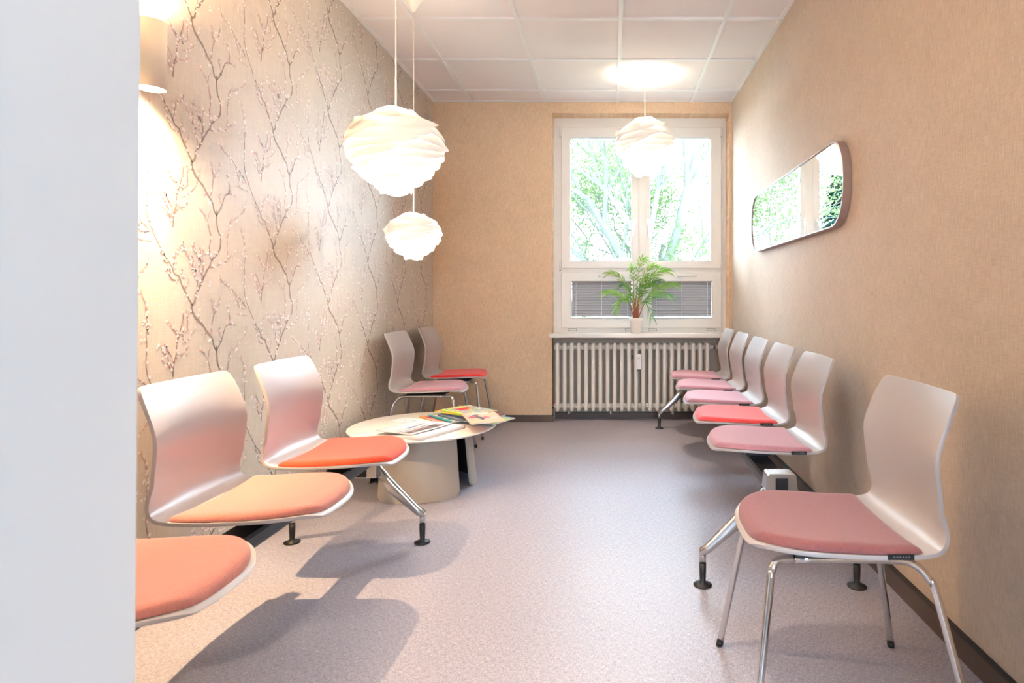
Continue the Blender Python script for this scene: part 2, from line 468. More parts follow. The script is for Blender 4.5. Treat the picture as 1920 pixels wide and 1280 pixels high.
def sash(name, px0, px1, py0, py1, gx0, gx1, gy0, gy1, pane_extra=0):
    b = MB(); yi, yo = YW-.028, YW+.045
    X0, X1, Z0, Z1 = wx(px0), wx(px1), wz(py1), wz(py0)
    a0, a1, c0, c1 = wx(gx0), wx(gx1), wz(gy1), wz(gy0)
    v = []
    for y in (yi, yo):
        v += [(X0, y, Z0), (X1, y, Z0), (X1, y, Z1), (X0, y, Z1), (a0, y, c0), (a1, y, c0), (a1, y, c1), (a0, y, c1)]
    f = []
    for i in range(4):
        j = (i+1) % 4
        f += [(i, j, 4+j, 4+i), (8+i, 12+i, 12+j, 8+j), (i, 8+i, 8+j, j), (4+i, 4+j, 12+j, 12+i)]
    b.add(v, f)
    s = b.build('sash', M['pvc'], win, bevel=.005)
    b = MB(); ring(b, a0, a1, c0, c1, .003, yi+.012, yi+.022); b.build('seal', M['gasket'], s)
    b = MB(); b.box(a0-.002, a1+.002, yi+.024, yi+.030, c0-.002, c1+.002); b.build('pane', M['glass'], s)
    return s
s_ul = sash('s', 1053, 1203.2, 240.5, 503, 1070, 1183.5, 259.5, 489.5)
s_ur = sash('s', 1203.4, 1351.6, 240.5, 503, 1219, 1331.5, 259.5, 489.5)
s_ll = sash('s', 1053.0, 1203.2, 510, 614.7, 1071.7, 1185, 527.5, 597.5)
s_lr = sash('s', 1203.4, 1351.6, 510, 614.7, 1221.5, 1334.5, 527.5, 597.5)
# overlap strip, hinges, drainage caps
b = MB(); b.prism([(wx(1196), YW-.034), (wx(1199), YW-.038), (wx(1208), YW-.038), (wx(1211), YW-.034), (wx(1211), YW-.027), (wx(1196), YW-.027)], 'z', wz(502), wz(243))
b.build('cover_strip', M['pvc'], win)
for px, py in ((1051, 249), (1351.5, 249), (1051, 498), (1351.5, 498)):
    b = MB(); z = wz(py); b.cyl((wx(px), YW-.03, z-.04), (wx(px), YW-.03, z+.04), .008, n=12); b.cyl((wx(px), YW-.03, z-.046), (wx(px), YW-.03, z-.04), .0085, n=12, mat=1)
    b.build('hinge', [M['pvc'], M['brass']], win)
for px in (1073, 1180, 1223.5, 1333):
    b = MB(); x = wx(px); z = wz(617.5); b.box(x-.035, x+.035, YW-.011, YW-.004, z-.009, z+.006); b.box(x-.038, x+.038, YW-.007, YW-.0045, z-.012, z+.009, 1)
    b.build('drain_cap', [M['pvc'], M['gasket']], win, bevel=.001)
def lever(px, lean, parent):
    b = MB(); x = wx(px); z = wz(418)
    b.box(x-.014, x+.014, YW-.047, YW-.034, z-.035, z+.035)
    b.cyl((x, YW-.047, z), (x, YW-.075, z), .010, n=12)
    b.tube(catmull([(x, YW-.072, z+.006), (x+lean*.004, YW-.082, z-.02), (x+lean*.012, YW-.080, z-.07), (x+lean*.020, YW-.074, z-.125)], 4), .0085, n=10)
    b.build('handle', M['handle'], parent, bevel=.003)
lever(1190.5, -1, s_ul); lever(1213, .3, s_ur)
for px0, px1, par in ((1124, 1156, s_ll), (1272, 1304, s_lr)):
    b = MB(); z = wz(517); xa, xb = wx(px0), wx(px1)
    b.cyl((xa, YW-.026, z), (xa, YW-.06, z), .014, n=16); b.tube([(xa-.008, YW-.062, z), (xa+.03, YW-.066, z), (xb, YW-.064, z-.001)], [.011, .009, .010], n=10)
    b.build('handle', M['handle'], par)
# sill
b = MB(); b.box(wx(1029)*5.115/YW, XR-.004, 5.12, YB, .716, .751); b.box(OX0+.001, OX1-.001, YB, YW+.02, .716, .751)
struct(b.build('trim_1', M['sill'], bevel=.004))

# blinds
def blind(gx0, gx1, lab):
    a0, a1 = wx(gx0)+.004, wx(gx1)-.004; zt, zb_ = wz(528.5), wz(595.3)
    t = thing('venetian_blind', lab, 'blind', ((a0+a1)/2, YW-.012, zb_), group=None)
    hw = (a1-a0)/2; H = zt-zb_
    b = MB(); n = 13
    for i in range(n):
        z = H*(i+.5)/n*.96+.01; tilt = math.radians(62)
        for k in range(2):
            pass
        w = .0136
        rows = []
        for s in (-1, -.5, 0, .5, 1):
            bow = .0035*(1-s*s)
            dy = math.cos(tilt)*w*s + math.sin(tilt)*bow; dz = math.sin(tilt)*w*s - math.cos(tilt)*bow
            rows.append([(-hw, dy, z+dz), (hw, dy, z+dz)])
        b.grid(rows)
    b.build('slats', M['slat'], t, fix=False)
    b = MB(); b.box(-hw-.003, hw+.003, -.009, .009, -.008, .001); b.build('bottom_rail', M['sill'], t, bevel=.002)
    b = MB(); b.box(-hw, hw, -.008, .008, H-.004, H+.003); b.build('head_rail', M['slat'], t)
    for fx in (-.86, 0, .86):
        b = MB()
        b.cyl((hw*fx, -.0105, 0), (hw*fx, -.0105, H), .0006, n=6)
        for i in range(26):
            z = H*(i+.5)/26; b.cyl((hw*fx, -.0115, z-.002), (hw*fx, -.0115, z+.002), .0022, n=6)
        b.build('cord', M['handle'], t, fix=False)
blind(1071.7, 1185, 'grey slatted blind in the lower window sash without a frond across its middle')
blind(1221.5, 1334.5, 'grey slatted blind in the lower window sash, partly behind the widest palm fronds')

# ------------------------------------------------------------------ radiator
rt = thing('radiator', 'cream ribbed column radiator in the niche under the window sill', 'radiator', (0, 5.255, 0))
RX0 = (1045-1146)/1140*5.2; RX1 = (1327-1146)/1140*5.2; RZ0, RZ1 = .078, .672
for i in range(22):
    x = RX0+(RX1-RX0)*i/21
    b = MB()
    for dy in (-.045, 0, .045):
        prof = [(x, dy, RZ0+.004), (x, dy, RZ0+.012), (x, dy, RZ0+.05), (x, dy, RZ1-.05), (x, dy, RZ1-.012), (x, dy, RZ1-.004)]
        b.tube(prof, [.010, .0165, .0175, .0175, .0165, .010], n=14)
    for zz in (RZ0+.045, RZ1-.045):
        b.cyl((x-.0305, 0, zz), (x+.0305, 0, zz), .024, n=18)
        b.lathe([(.0, -.038), (.010, -.036), (.0155, -.022), (.0155, .022), (.010, .036), (0, .038)], (x, -.0, zz), n=14)
        b.box(x-.012, x+.012, -.047, .047, zz-.026, zz+.030)
    b.build('column', M['rad'], rt)
b = MB(); zz = RZ1-.045; xe = RX1+.03
b.cyl((xe, 0, zz), (xe+.025, 0, zz), .017, n=16, mat=0); b.cyl((xe+.025, 0, zz), (xe+.045, 0, zz), .012, n=6, mat=1, smooth=False)
b.tube([(xe+.04, 0, zz), (xe+.045, .04, zz), (xe+.045, .075, zz)], .009, n=10, mat=1)
b.build('valve', [M['rad'], M['brass']], rt)
b = MB(); b.cyl((xe+.045, 0, zz), (xe+.055, 0, zz), .016, .020, n=20); b.cyl((xe+.055, 0, zz), (xe+.095, 0, zz), .021, .019, n=20); b.cyl((xe+.095, 0, zz), (xe+.103, 0, zz), .019, .012, n=20)
b.build('thermostat_knob', M['handle'], rt)
b = MB(); xs = RX0-.03; zz = RZ0+.04
b.cyl((xs, 0, zz), (xs-.022, 0, zz), .011, n=12); b.cyl((xs-.008, -.0, zz), (xs-.008, -.0, zz+.02), .006, n=10)
b.box(xs-.026, xs+.006, -.012, .012, zz+.018, zz+.032, 1); b.cyl((xs-.018, -.02, zz-.012), (xs-.018, .02, zz-.012), .009, n=12, mat=2)
b.build('drain_valve', [M['brass'], M['redcap'], M['black']], rt)
b = MB(); xm = (1197.5-1146)/219.3; b.box(xm-.021, xm+.021, -.088, -.060, .445, .575); b.box(xm-.013, xm+.013, -.0885, -.088, .528, .556, 1)
b.box(xm-.009, xm+.009, -.0888, -.0885, .541, .545, 2); b.box(xm-.003, xm+.003, -.0888, -.0885, .531, .535, 2)
b.box(xm-.016, xm+.016, -.087, -.06, .436, .445, 2)
b.build('heat_meter', [M['handle'], M['paper'], M['ink']], rt, bevel=.002)
b = MB(); xm = (1185.5-1146)/219.3; b.box(xm-.006, xm+.006, -.03, .0, .525, .56, 0); b.build('meter_sensor', M['black'], rt)
for px in (1066, 1145, 1262):
    x = (px-1146)/219.3
    b = MB(); b.tube([(x, .06, .05), (x, -.02, .052), (x, -.052, .062), (x, -.055, .085)], .004, n=8); b.tube([(x, .06, .05), (x, .078, .05)], .008, n=8)
    b.build('bracket', M['rad'], rt)

# ------------------------------------------------------------------ potted palm
def build_palm():
    rnd = random.Random(11)
    c = ((1193-1146)/1140*5.235, 5.235, .752)
    t = thing('potted_palm', 'small green potted palm in a white pot on the window sill', 'plant', c)
    b = MB(); b.lathe([(0, 0), (.040, 0), (.044, .004), (.058, .10), (.060, .128), (.056, .130), (.054, .12), (.053, .112)], n=32, mat=0)
    b.build('pot', M['pot'], t)
    b = MB(); b.lathe([(0, .113), (.053, .112)], n=24); b.build('soil', M['soil'], t)
    fr = [ # tip dx, dz, dy, stem fraction, leaflet pairs, len
      (-.235, .40, -.03, 10, .10), (-.255, .235, -.06, 11, .115), (-.17, .10, -.07, 8, .10), (-.12, .30, .0, 9, .09),
      (-.04, .45, -.03, 8, .075), (.06, .52, -.02, 9, .09), (.16, .46, -.04, 10, .10), (.26, .42, -.05, 11, .12),
      (.33, .30, -.05, 12, .13), (.28, .20, -.08, 11, .12), (.15, .30, .0, 9, .09), (.13, .02, -.07, 5, .09),
      (.10, .36, -.08, 8, .09), (-.08, .20, -.08, 7, .08), (.20, .34, .0, 9, .10), (.03, .28, -.06, 7, .08)]
    for dx, dz, dy, n, ll in fr:
        x0 = rnd.uniform(-.018, .018); y0 = rnd.uniform(-.015, .015)
        P0 = Vector((x0, y0, .112)); P3 = Vector((dx, dy, .112+dz))
        apex = max(dz, .24)
        P1 = Vector((x0+dx*.12, y0+dy*.1, .112+apex*.55)); P2 = Vector((dx*.55, dy*.5, .112+apex*1.02+.03))
        pts = []
        for i in range(25):
            s = i/24; pts.append((1-s)**3*P0+3*(1-s)**2*s*P1+3*(1-s)*s*s*P2+s**3*P3)
        b = MB(); b.tube(pts[:7], [.005-.0003*i for i in range(7)], n=7, mat=1, caps=False)
        b.tube(pts[6:], [.0032-.00013*i for i in range(19)], n=6, mat=0, caps=False)
        dk = 3 if rnd.random() < .4 else 2
        for k in range(n):
            s = .42+.57*k/(n-1); i = min(23, int(s*24)); p = pts[i]; d = (pts[min(24, i+1)]-pts[max(0, i-1)]).normalized()
            side = d.cross(Vector((0, -.55, .8))).normalized()
            for sg in (-1, 1):
                Ld = (d*1.05+sg*side*(.75-.35*k/n)+Vector((0, 0, .08))).normalized()
                ln = ll*(.65+.35*math.sin(PI*(k+1.5)/(n+2)))*rnd.uniform(.85, 1.12)
                wv = Ld.cross(Vector((rnd.uniform(-.3, .3), -1, .5))).normalized()
                row = []
                for j in range(6):
                    u = j/5; w = .0046*math.sin(PI*(u*.86+.10))
                    q = p+Ld*ln*u+Vector((0, 0, -.35*ln*u*u))
                    row.append([q-wv*w, q+Vector((0, -.001, -.0012)), q+wv*w])
                b.grid(row, mat=dk)
        b.build('frond', [M['stem'], M['stem_base'], M['leaf'], M['leaf_dark']], t, fix=False)
build_palm()

# ------------------------------------------------------------------ chairs
PROF = [(.232,.412),(.222,.424),(.195,.431),(.13,.432),(.05,.428),(-.04,.424),(-.11,.424),(-.160,.427),(-.196,.439),(-.217,.466),
        (-.224,.505),(-.221,.56),(-.214,.62),(-.214,.67),(-.224,.72),(-.239,.77),(-.252,.806)]
def shell_rows(nv=21):
    P = catmull([(x, 0, z) for x, z in PROF], 4)
    S = [0]
    for i in range(1, len(P)): S.append(S[-1]+(P[i]-P[i-1]).length)
    return P, S
SP, SS = shell_rows()
STOT = SS[-1]
def shell_at(s):
    s = max(0, min(STOT, s))
    for i in range(1, len(SS)):
        if s <= SS[i]:
            f = (s-SS[i-1])/max(1e-9, SS[i]-SS[i-1]); return SP[i-1].lerp(SP[i], f)
    return SP[-1]
def half_w(s):
    ks = [(0,.214),(.12,.216),(.30,.214),(.40,.211),(.46,.206),(.52,.203),(.58,.205),(.66,.207),(.74,.205),(STOT,.198)]
    for (a, wa), (c, wc) in zip(ks, ks[1:]):
        if s <= c:
            f = (s-a)/(c-a); f = f*f*(3-2*f); w = wa+(wc-wa)*f; break
    else: w = ks[-1][1]
    R = .165
    if s < R: w = (w-.160)+.160*max(0, 1-(1-s/R)**2.2)**(1/2.2)
    R = .024; e = STOT-s
    if e < R: w = (w-R)+R*math.sqrt(max(0, 1-(1-e/R)**2))
    return w
def shell_point(s, v):
    p = shell_at(s); w = half_w(s)
    y = v*w; q = (y/.2)**2
    bk = min(1, max(0, (s-.42)/.12)); tp = min(1, max(0, (STOT-s)/.15))
    x = p.x + bk*q*(.016+.016*tp)
    z = p.z + (1-bk)*q*.010
    if s < .12: x -= q*.016*(1-s/.12)
    if STOT-s < .02: pass
    return Vector((x, y, z))
def make_shell_mesh():
    b = MB(); rows = []
    ss = [STOT*.5*(1-math.cos(PI*i/56)) for i in range(57)]
    ss = [STOT*i/56 for i in range(57)]
    extra = [.002,.005,.010,STOT-.002,STOT-.005,STOT-.008]
    ss = sorted(ss+extra)
    for s in ss:
        rows.append([shell_point(s, math.sin(PI/2*(-1+2*j/22))) for j in range(23)])
    b.grid(rows)
    return b
def make_cushion():
    b = MB(); s0, s1 = .010, .388; r = .028; t = .020; rows = []
    ss = [s0+(s1-s0)*.5*(1-math.cos(PI*i/30)) for i in range(31)]
    def hw(s):
        w = half_w(s)-.006
        u_ = (s-s0)/.158
        if u_ < 1: w = min(w, .050+.158*max(0, 1-(1-u_)**2.2)**(1/2.2))
        e = s1-s
        if e < .012: w -= (.012-e)*.6
        return w
    for s in ss:
        row = []
        for j in range(31):
            v = math.sin(PI/2*(-1+2*j/30)); w = hw(s); p = shell_point(s, v*w/half_w(s))
            d = min((w-abs(v*w)), (s-s0)*1.0, (s1-s)*1.3)
            h = t*math.sqrt(max(0, 1-(1-min(1, d/r))**2))
            h *= 1-.25*max(0, (s-.25)/(s1-.25))
            row.append((p.x, p.y, p.z+.0012+h))
        rows.append(row)
    b.grid(rows); return b
shell_b = make_shell_mesh(); cushion_b = make_cushion()
_sh0 = shell_b.build('seat_shell', M['shell'], None, solid=.0095, bevel=0)
_sh0.modifiers['thickness'].offset = 0
md = _sh0.modifiers.new('soft_edge', 'BEVEL'); md.width = .003; md.segments = 2; md.limit_method = 'ANGLE'; md.angle_limit = math.radians(50)
_cu0 = cushion_b.build('cushion', M['pink'], None)
def make_unit(parent, loc, color, dz=0, tagside=0, rz=0, shell_name='seat_shell'):
    """shell (a part) with its cushion and maker's tag (sub-parts)."""
    sh = _sh0.copy(); COL.objects.link(sh); sh.name = shell_name; sh.parent = parent; sh.location = (loc[0], loc[1], loc[2]+dz); sh.rotation_euler = (0, 0, rz)
    cu = _cu0.copy(); cu.data = _cu0.data.copy(); cu.data.materials[0] = M[color[0]]; COL.objects.link(cu); cu.parent = sh; cu.location = (0, 0, .0052)
    cu['label'] = color[1]
    if tagside:
        b = MB()
        p = shell_point(.33, 1); y = tagside*(half_w(.33)+.0015)
        b.box(-.030, .030, -.0012, .0012, -.007, .006, 0)
        for i in range(6): b.box(-.020+i*.0068, -.0165+i*.0068, -.0014 , .0014, -.0015, .0015, 1)
        o = b.build('fabric_tag', [M['black'], M['greyink']], sh); o.location = (p.x, y, p.z+.004)
    return sh

def chrome_chair(loc, rz, color, label, group=None, tagside=0):
    t = thing('visitor_chair', label, 'chair', loc, rz, group)
    make_unit(t, (0, 0, .018), color, tagside=tagside)
    for sg in (-1, 1):
        b = MB(); b.tube(catmull([(.13, sg*.135, .418), (.172, sg*.142, .416), (.188, sg*.150, .395), (.197, sg*.160, .35), (.25, sg*.225, .006)], 5), .0096, n=14)
        l = b.build('leg', M['chrome'], t)
        b = MB(); b.cyl((.2515, sg*.2265, 0), (.2485, sg*.2232, .018), .0105, n=14); b.build('foot_cap', M['black'], l)
        b = MB(); b.tube(catmull([(.13, sg*.135, .418), (-.10, sg*.140, .418), (-.155, sg*.147, .410), (-.185, sg*.157, .378), (-.20, sg*.167, .335), (-.265, sg*.225, .006)], 5), .0096, n=14)
        l = b.build('leg', M['chrome'], t)
        b = MB(); b.cyl((-.2655, sg*.2265, 0), (-.2625, sg*.2232, .018), .0105, n=14); b.build('foot_cap', M['black'], l)
    b = MB(); b.box(-.12, .13, -.15, .15, .424, .432); b.box(-.10, .11, -.128, -.112, .412, .426); b.box(-.10, .11, .112, .128, .412, .426)
    b.build('seat_support', M['black'], t, bevel=.002)
    return t

PK = ('pink', 'dusty pink seat cushion')
def bench(name_label, ox, oy, rz, seats, legs, yend, legc, tagside=0, hx=0):
    """beam seating; local x = sitting direction, local y along the beam."""
    t = thing('beam_seating', name_label, 'bench', (ox, oy, 0), rz)
    b = MB(); b.prism([(hx+x, z) for x, z in [(-.04,.335),(.04,.335),(.045,.345),(.045,.372),(.04,.382),(-.04,.382),(-.045,.372),(-.045,.345)]], 'y', yend[0], yend[1])
    b.build('beam', M['dark'], t)
    for (y, col) in seats:
        sh = make_unit(t, (0, y, 0), col, tagside=tagside)
        b = MB(); b.box(-.10, .11, -.075, .075, .409, .4175); b.prism([(hx-.045,.378),(hx+.045,.378),(.085,.411),(-.085,.411)], 'y', -.035, .035)
        o = b.build('mount', M['black'], sh, bevel=.002)
    for y in legs:
        b = MB()
        b.prism([(hx+x, z) for x, z in [(-.062,.285),(.062,.285),(.060,.345),(.052,.412),(.045,.418),(-.045,.418),(-.052,.412),(-.060,.345)]], 'y', y-.032, y+.032)
        b.box(hx-.022, hx+.022, y-.036, y+.036, .29, .402, 1)
        b.box(hx-.061, hx+.061, y-.0335, y+.0335, .352, .356, 1)
        b.build('leg_hub', [M['cast'], M['black']], t, bevel=.005)
        for sg in (-1, 1):
            b = MB(); k = legc+sg*.28
            xs = [(hx+sg*.045, .372, .300), (legc+sg*.14, .285, .215), (k-sg*.02, .158, .118), (k+sg*.011, .134, .108)]
            v = []; n = 10
            for x, zt, zb_ in xs:
                wt = .0165; cz = (zt+zb_)/2; hz = (zt-zb_)/2
                for i in range(n):
                    a = 2*PI*(i+.5)/n
                    cx_, sx_ = math.cos(a), math.sin(a)
                    v.append((x, y+wt*math.copysign(abs(cx_)**.5, cx_), cz+hz*math.copysign(abs(sx_)**.5, sx_)))
            f = [(j*n+i, j*n+(i+1) % n, (j+1)*n+(i+1) % n, (j+1)*n+i) for j in range(3) for i in range(n)]
            f += [tuple(range(n)), tuple(range(3*n, 4*n))]
            b.add(v, f, 0, True)
            b.cyl((k, y, .128), (k, y, .08), .0125, .0115, n=16)
            l = b.build('leg', M['cast'], t)
            b = MB(); b.lathe([(0, 0), (.033, 0), (.034, .004), (.018, .010), (.0105, .015), (.0125, .05), (.0128, .082), (0, .082)], (k, y, 0), n=24)
            b.build('foot', M['black'], l)
    return t

# row along the textile wall (faces -x) : local x -> world -x, so rz = pi
RROT = PI - .020
ox, oy = .648, 2.22
def rloc(Y): return -(Y-oy)
bench('long beam bench of five seats along the plain beige wall, one seat red', ox, oy, RROT,
      [(rloc(2.62), PK), (rloc(3.165), ('coral', 'bright coral red seat cushion')), (rloc(3.71), PK), (rloc(4.255), PK), (rloc(4.80), PK)],
      [0, rloc(4.906)], (rloc(4.97), .03), .033, tagside=1, hx=.033)
# row along the blossom wallpaper (faces +x)
bench('beam bench against the blossom wallpaper with an orange-red seat beside two salmon seats', -1.062, 1.315, 0,
      [(0, ('rose', 'salmon pink seat cushion')), (.545, ('rose', 'salmon pink seat cushion')), (1.09, ('orange', 'orange-red seat cushion'))],
      [-.20, 1.30], (-.26, 1.36), -.03)
chrome_chair((.576, 1.61, 0), PI-.01, ('dusk', 'dusty rose seat cushion'),
      'chrome-legged chair with old rose cushion, standing apart before the end of the long bench', tagside=1)
chrome_chair((-1.205, 4.06, 0), .0, PK, 'chrome-legged chair with dusty pink cushion behind the low round table')
chrome_chair((-1.205, 4.74, 0), .0, ('red', 'bright red seat cushion'), 'chrome-legged chair with bright red cushion in the corner by the beige wall')
bpy.data.objects.remove(_sh0); bpy.data.objects.remove(_cu0)

# ------------------------------------------------------------------ low round table
TC = (-1.056, 3.43); TZ = .335
tt = thing('coffee_table', 'low round cream coffee table on curved panel legs, covered with magazines', 'table', (TC[0], TC[1], 0))
b = MB(); R = .405
b.lathe([(0, TZ-.012), (R-.012, TZ-.012), (R-.004, TZ-.009), (R, TZ-.004), (R-.001, TZ-.001), (R-.004, TZ), (0, TZ)], n=96)
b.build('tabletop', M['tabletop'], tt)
def panel(rot, off=(0, 0, 0)):
    # arc panel with rounded lower corners, leaning slightly inward at the top
    rows = []; nr = 22
    def pt(u, z):   # u in -1..1 across
        a = u*math.radians(50)
        rr = .275
        k = 1-.10*(z/.323)
        x = rr*math.sin(a)*k; y = -(.335-rr+rr*math.cos(a))*k - .0
        return Vector((x, y, z)) if not rot else Matrix.Rotation(rot, 3, 'Z') @ Vector((x, y, z))
    Rc = .035; zs = [0, .001, .004, .009, .016, .025, .035] + [.035+.288*i/8 for i in range(1, 9)]
    for z in zs:
        m_ = 1.0
        if z < Rc: m_ = 1-(Rc/.23)*(1-math.sqrt(max(0, 1-(1-z/Rc)**2)))
        rows.append([pt(m_*(-1+2*i/nr), z)+Vector(off) for i in range(nr+1)])
    b = MB(); b.grid(rows)
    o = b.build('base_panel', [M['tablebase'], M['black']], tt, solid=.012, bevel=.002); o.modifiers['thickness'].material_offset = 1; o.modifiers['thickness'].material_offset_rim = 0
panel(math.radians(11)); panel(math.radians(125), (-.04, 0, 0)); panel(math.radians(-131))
b = MB(); b.lathe([(0, .02), (.10, .02), (.10, .323), (0, .323)], n=24); b.build('core', M['black'], tt)

# ------------------------------------------------------------------ reading matter
def cover_mat(name, base, accents, scale=18, seed=0.0, edge=.5):
    m = mat(name, base, .3)
    n = N(m, 'ShaderNodeTexNoise'); n.inputs['Scale'].default_value = scale; n.inputs['Detail'].default_value = 1.5; n.noise_dimensions = '4D'; n.inputs['W'].default_value = seed
    L(m, coords(m, (1, 1, .0)), n.inputs['Vector'])
    st = [(0, base)]; k = len(accents)
    for i, a in enumerate(accents): st.append((edge+.4*(1-edge)*i/max(1, k), a))
    r = N(m, 'ShaderNodeValToRGB'); r.color_ramp.interpolation = 'CONSTANT'; e = r.color_ramp.elements
    while len(e) < len(st): e.new(.5)
    for el, (p, c) in zip(e, st): el.position = p; el.color = (*c, 1)
    L(m, n.outputs['Fac'], r.inputs['Fac']); setcol(m, r.outputs['Color']); return m
def magazine(cx, cy, ang, z, w, h, th, cmat, label, group='magazines fanned out on the coffee table', cat='magazine', name='magazine', bars=(), spine=None):
    """w across, h along; spine along local y at -w/2."""
    t = thing(name, label, cat, (cx, cy, z), ang, group)
    b = MB(); b.box(-w/2+.002, w/2-.001, -h/2+.001, h/2-.001, .0006, th-.0006); b.build('pages', M['paper'], t)
    b = MB()
    # cover wraps top, spine and bottom, slightly lifted free edge
    n = 8; rows = []
    for i in range(n+1):
        u = i/n; x = -w/2+w*u; zt = th+.0012*math.sin(u*PI*.9)*1.0
        rows.append([(x, -h/2, zt), (x, -h/4, zt), (x, 0, zt), (x, h/4, zt), (x, h/2, zt)])
    b.grid(rows)
    b.grid([[(-w/2, -h/2, 0), (-w/2, h/2, 0)], [(-w/2-.0012, -h/2, th/2), (-w/2-.0012, h/2, th/2)], [(-w/2, -h/2, th), (-w/2, h/2, th)]], mat=1)
    b.grid([[(-w/2, -h/2, 0), (-w/2, h/2, 0)], [(w/2, -h/2, 0), (w/2, h/2, 0)]])
    mats = [cmat, spine or cmat]
    for (x0, x1, y0, y1, mm) in bars:
        if mm not in mats: mats.append(mm)
        zt = th+.0018; b.box(x0*w, x1*w, y0*h, y1*h, zt-.0008, zt, mats.index(mm))
    b.build('cover', mats, t)
    return t
white = M['paper']; teal = mat('teal_spine', (.01,.28,.32), .3); orange_i = mat('orange_ink', (.85,.35,.03), .4); pinki = mat('pink_ink', (.75,.08,.20), .4)
redi = mat('red_ink', (.80,.02,.03), .4); yell = mat('yellow_ink', (.85,.80,.05), .4); lime = mat('lime_ink', (.60,.80,.05), .4)
beige = mat('apricot_cover', (.80,.47,.33), .35); greyb = mat('grey_blue_cover', (.16,.19,.26), .3); skin = mat('skin_tone_ink', (.62,.38,.28), .5); navy = mat('navy_ink', (.03,.05,.14), .3)
A = -47*PI/180
dl = Vector((.68, -.73)); dp = Vector((.73, .68))
def fan(sx, sy, z, cm, label, spine, bars=(), th=.006, da=0):
    c = Vector((sx, sy))+.14*dl+.105*dp
    # local y must run along dl : angle of dl = -47deg -> rz = -47-90 ... spine (-x) must face -dp
    return magazine(c.x, c.y, math.atan2(dp.y, dp.x)+da, z, .21, .28, th, cm, label, bars=bars, spine=spine)
z0 = TZ+.0005
fan(-1.150, 3.650, z0, cover_mat('c1', (.78,.60,.52), [(.7,.25,.2), (.85,.8,.78)], 14, 1), 'magazine with an orange corner, lowest of the fan and closest to the wallpaper', orange_i, [(-.49,-.30,.36,.49,orange_i), (-.45,-.3,.1,.33,pinki)])
fan(-1.095, 3.640, z0+.0085, cover_mat('c2', (.10,.30,.33), [(.6,.45,.3), (.7,.7,.68)], 16, 3), 'magazine with a teal spine in the fan on the table', teal, [(-.498,-.44,-.49,.49,teal), (-.40,-.05,.30,.38,white)], th=.007)
fan(-1.030, 3.625, z0+.0175, cover_mat('c3', (.20,.20,.22), [(.35,.33,.2), (.5,.55,.62)], 22, 5), 'dark grey magazine with a blue-grey spine between teal and black ones', greyb, [(-.498,-.40,-.49,.49,greyb), (-.3,.1,.28,.40,skin)], da=.05)
fan(-.965, 3.610, z0+.0255, cover_mat('c4', (.05,.05,.10), [(.8,.05,.1), (.85,.8,.2)], 20, 8), 'black-spined magazine just under the yellow and red one', navy, [(-.498,-.42,-.49,.49,navy), (-.4,.2,.30,.42,white)], da=.12)
magazine(-.735, 3.545, math.radians(62), z0+.0070, .21, .28, .006, cover_mat('c7', (.30,.38,.50), [(.6,.8,.1), (.8,.8,.82)], 16, 13), 'grey magazine with a lime corner poking out below the apricot one', bars=[(-.49,-.42,-.49,.49,lime), (-.2,.3,.2,.3,white)])
magazine(-.885, 3.660, math.radians(58), z0+.0335, .21, .28, .006, cover_mat('c5', (.85,.60,.05), [(.85,.05,.06), (.9,.88,.85), (.1,.2,.6)], 24, 21, .42), 'yellow and red patterned magazine lying across the fan', bars=[(-.45,.0,.30,.42,white), (-.45,-.1,-.1,.1,redi)], spine=yell)
magazine(-.850, 3.635, math.radians(50), z0+.0415, .21, .28, .005, cover_mat('c6', (.70,.48,.40), [(.2,.55,.35), (.35,.2,.5), (.85,.85,.1)], 28, 33, .45), 'multicoloured magazine with a lime edge directly beneath the apricot one', bars=[(-.5,-.44,-.49,.49,lime), (-.3,.3,.38,.46,lime), (-.2,.2,.1,.3,redi)], spine=lime)
# apricot magazine on top
tm = magazine(-.712, 3.375, math.atan2(.28, -.12)-PI/2, z0+.0485, .185, .30, .006, beige, 'apricot magazine with a dark figure and pink flowers, on top and overhanging the table edge',
   bars=[(-.40,.28,.33,.39,white), (.30,.44,.40,.47,redi), (-.10,.40,-.10,-.085,white), (-.05,.40,-.14,-.125,white), (0,.35,-.18,-.17,white)])
b = MB(); zt = .0085
def blob(pts, mi):
    b.prism([(x*.185, y*.30) for x, y in pts], 'z', zt-.0006, zt, mi)
blob([(-.22,.24),(-.10,.26),(-.05,.20),(-.12,.17),(-.10,.08),(.0,-.04),(.0,-.2),(-.10,-.26),(-.14,-.10),(-.22,.04),(-.20,.16),(-.28,.20)], 0)
for x, y, r in ((-.30,.10,.05),(-.36,.04,.045),(-.26,.02,.035),(.06,-.02,.05),(.12,-.08,.05),(.04,-.13,.035)):
    blob([(x+r*1.3*math.cos(a*PI/4), y+r*math.sin(a*PI/4)) for a in range(8)], 1)
b.build('cover_print', [M['ink'], pinki], tm)
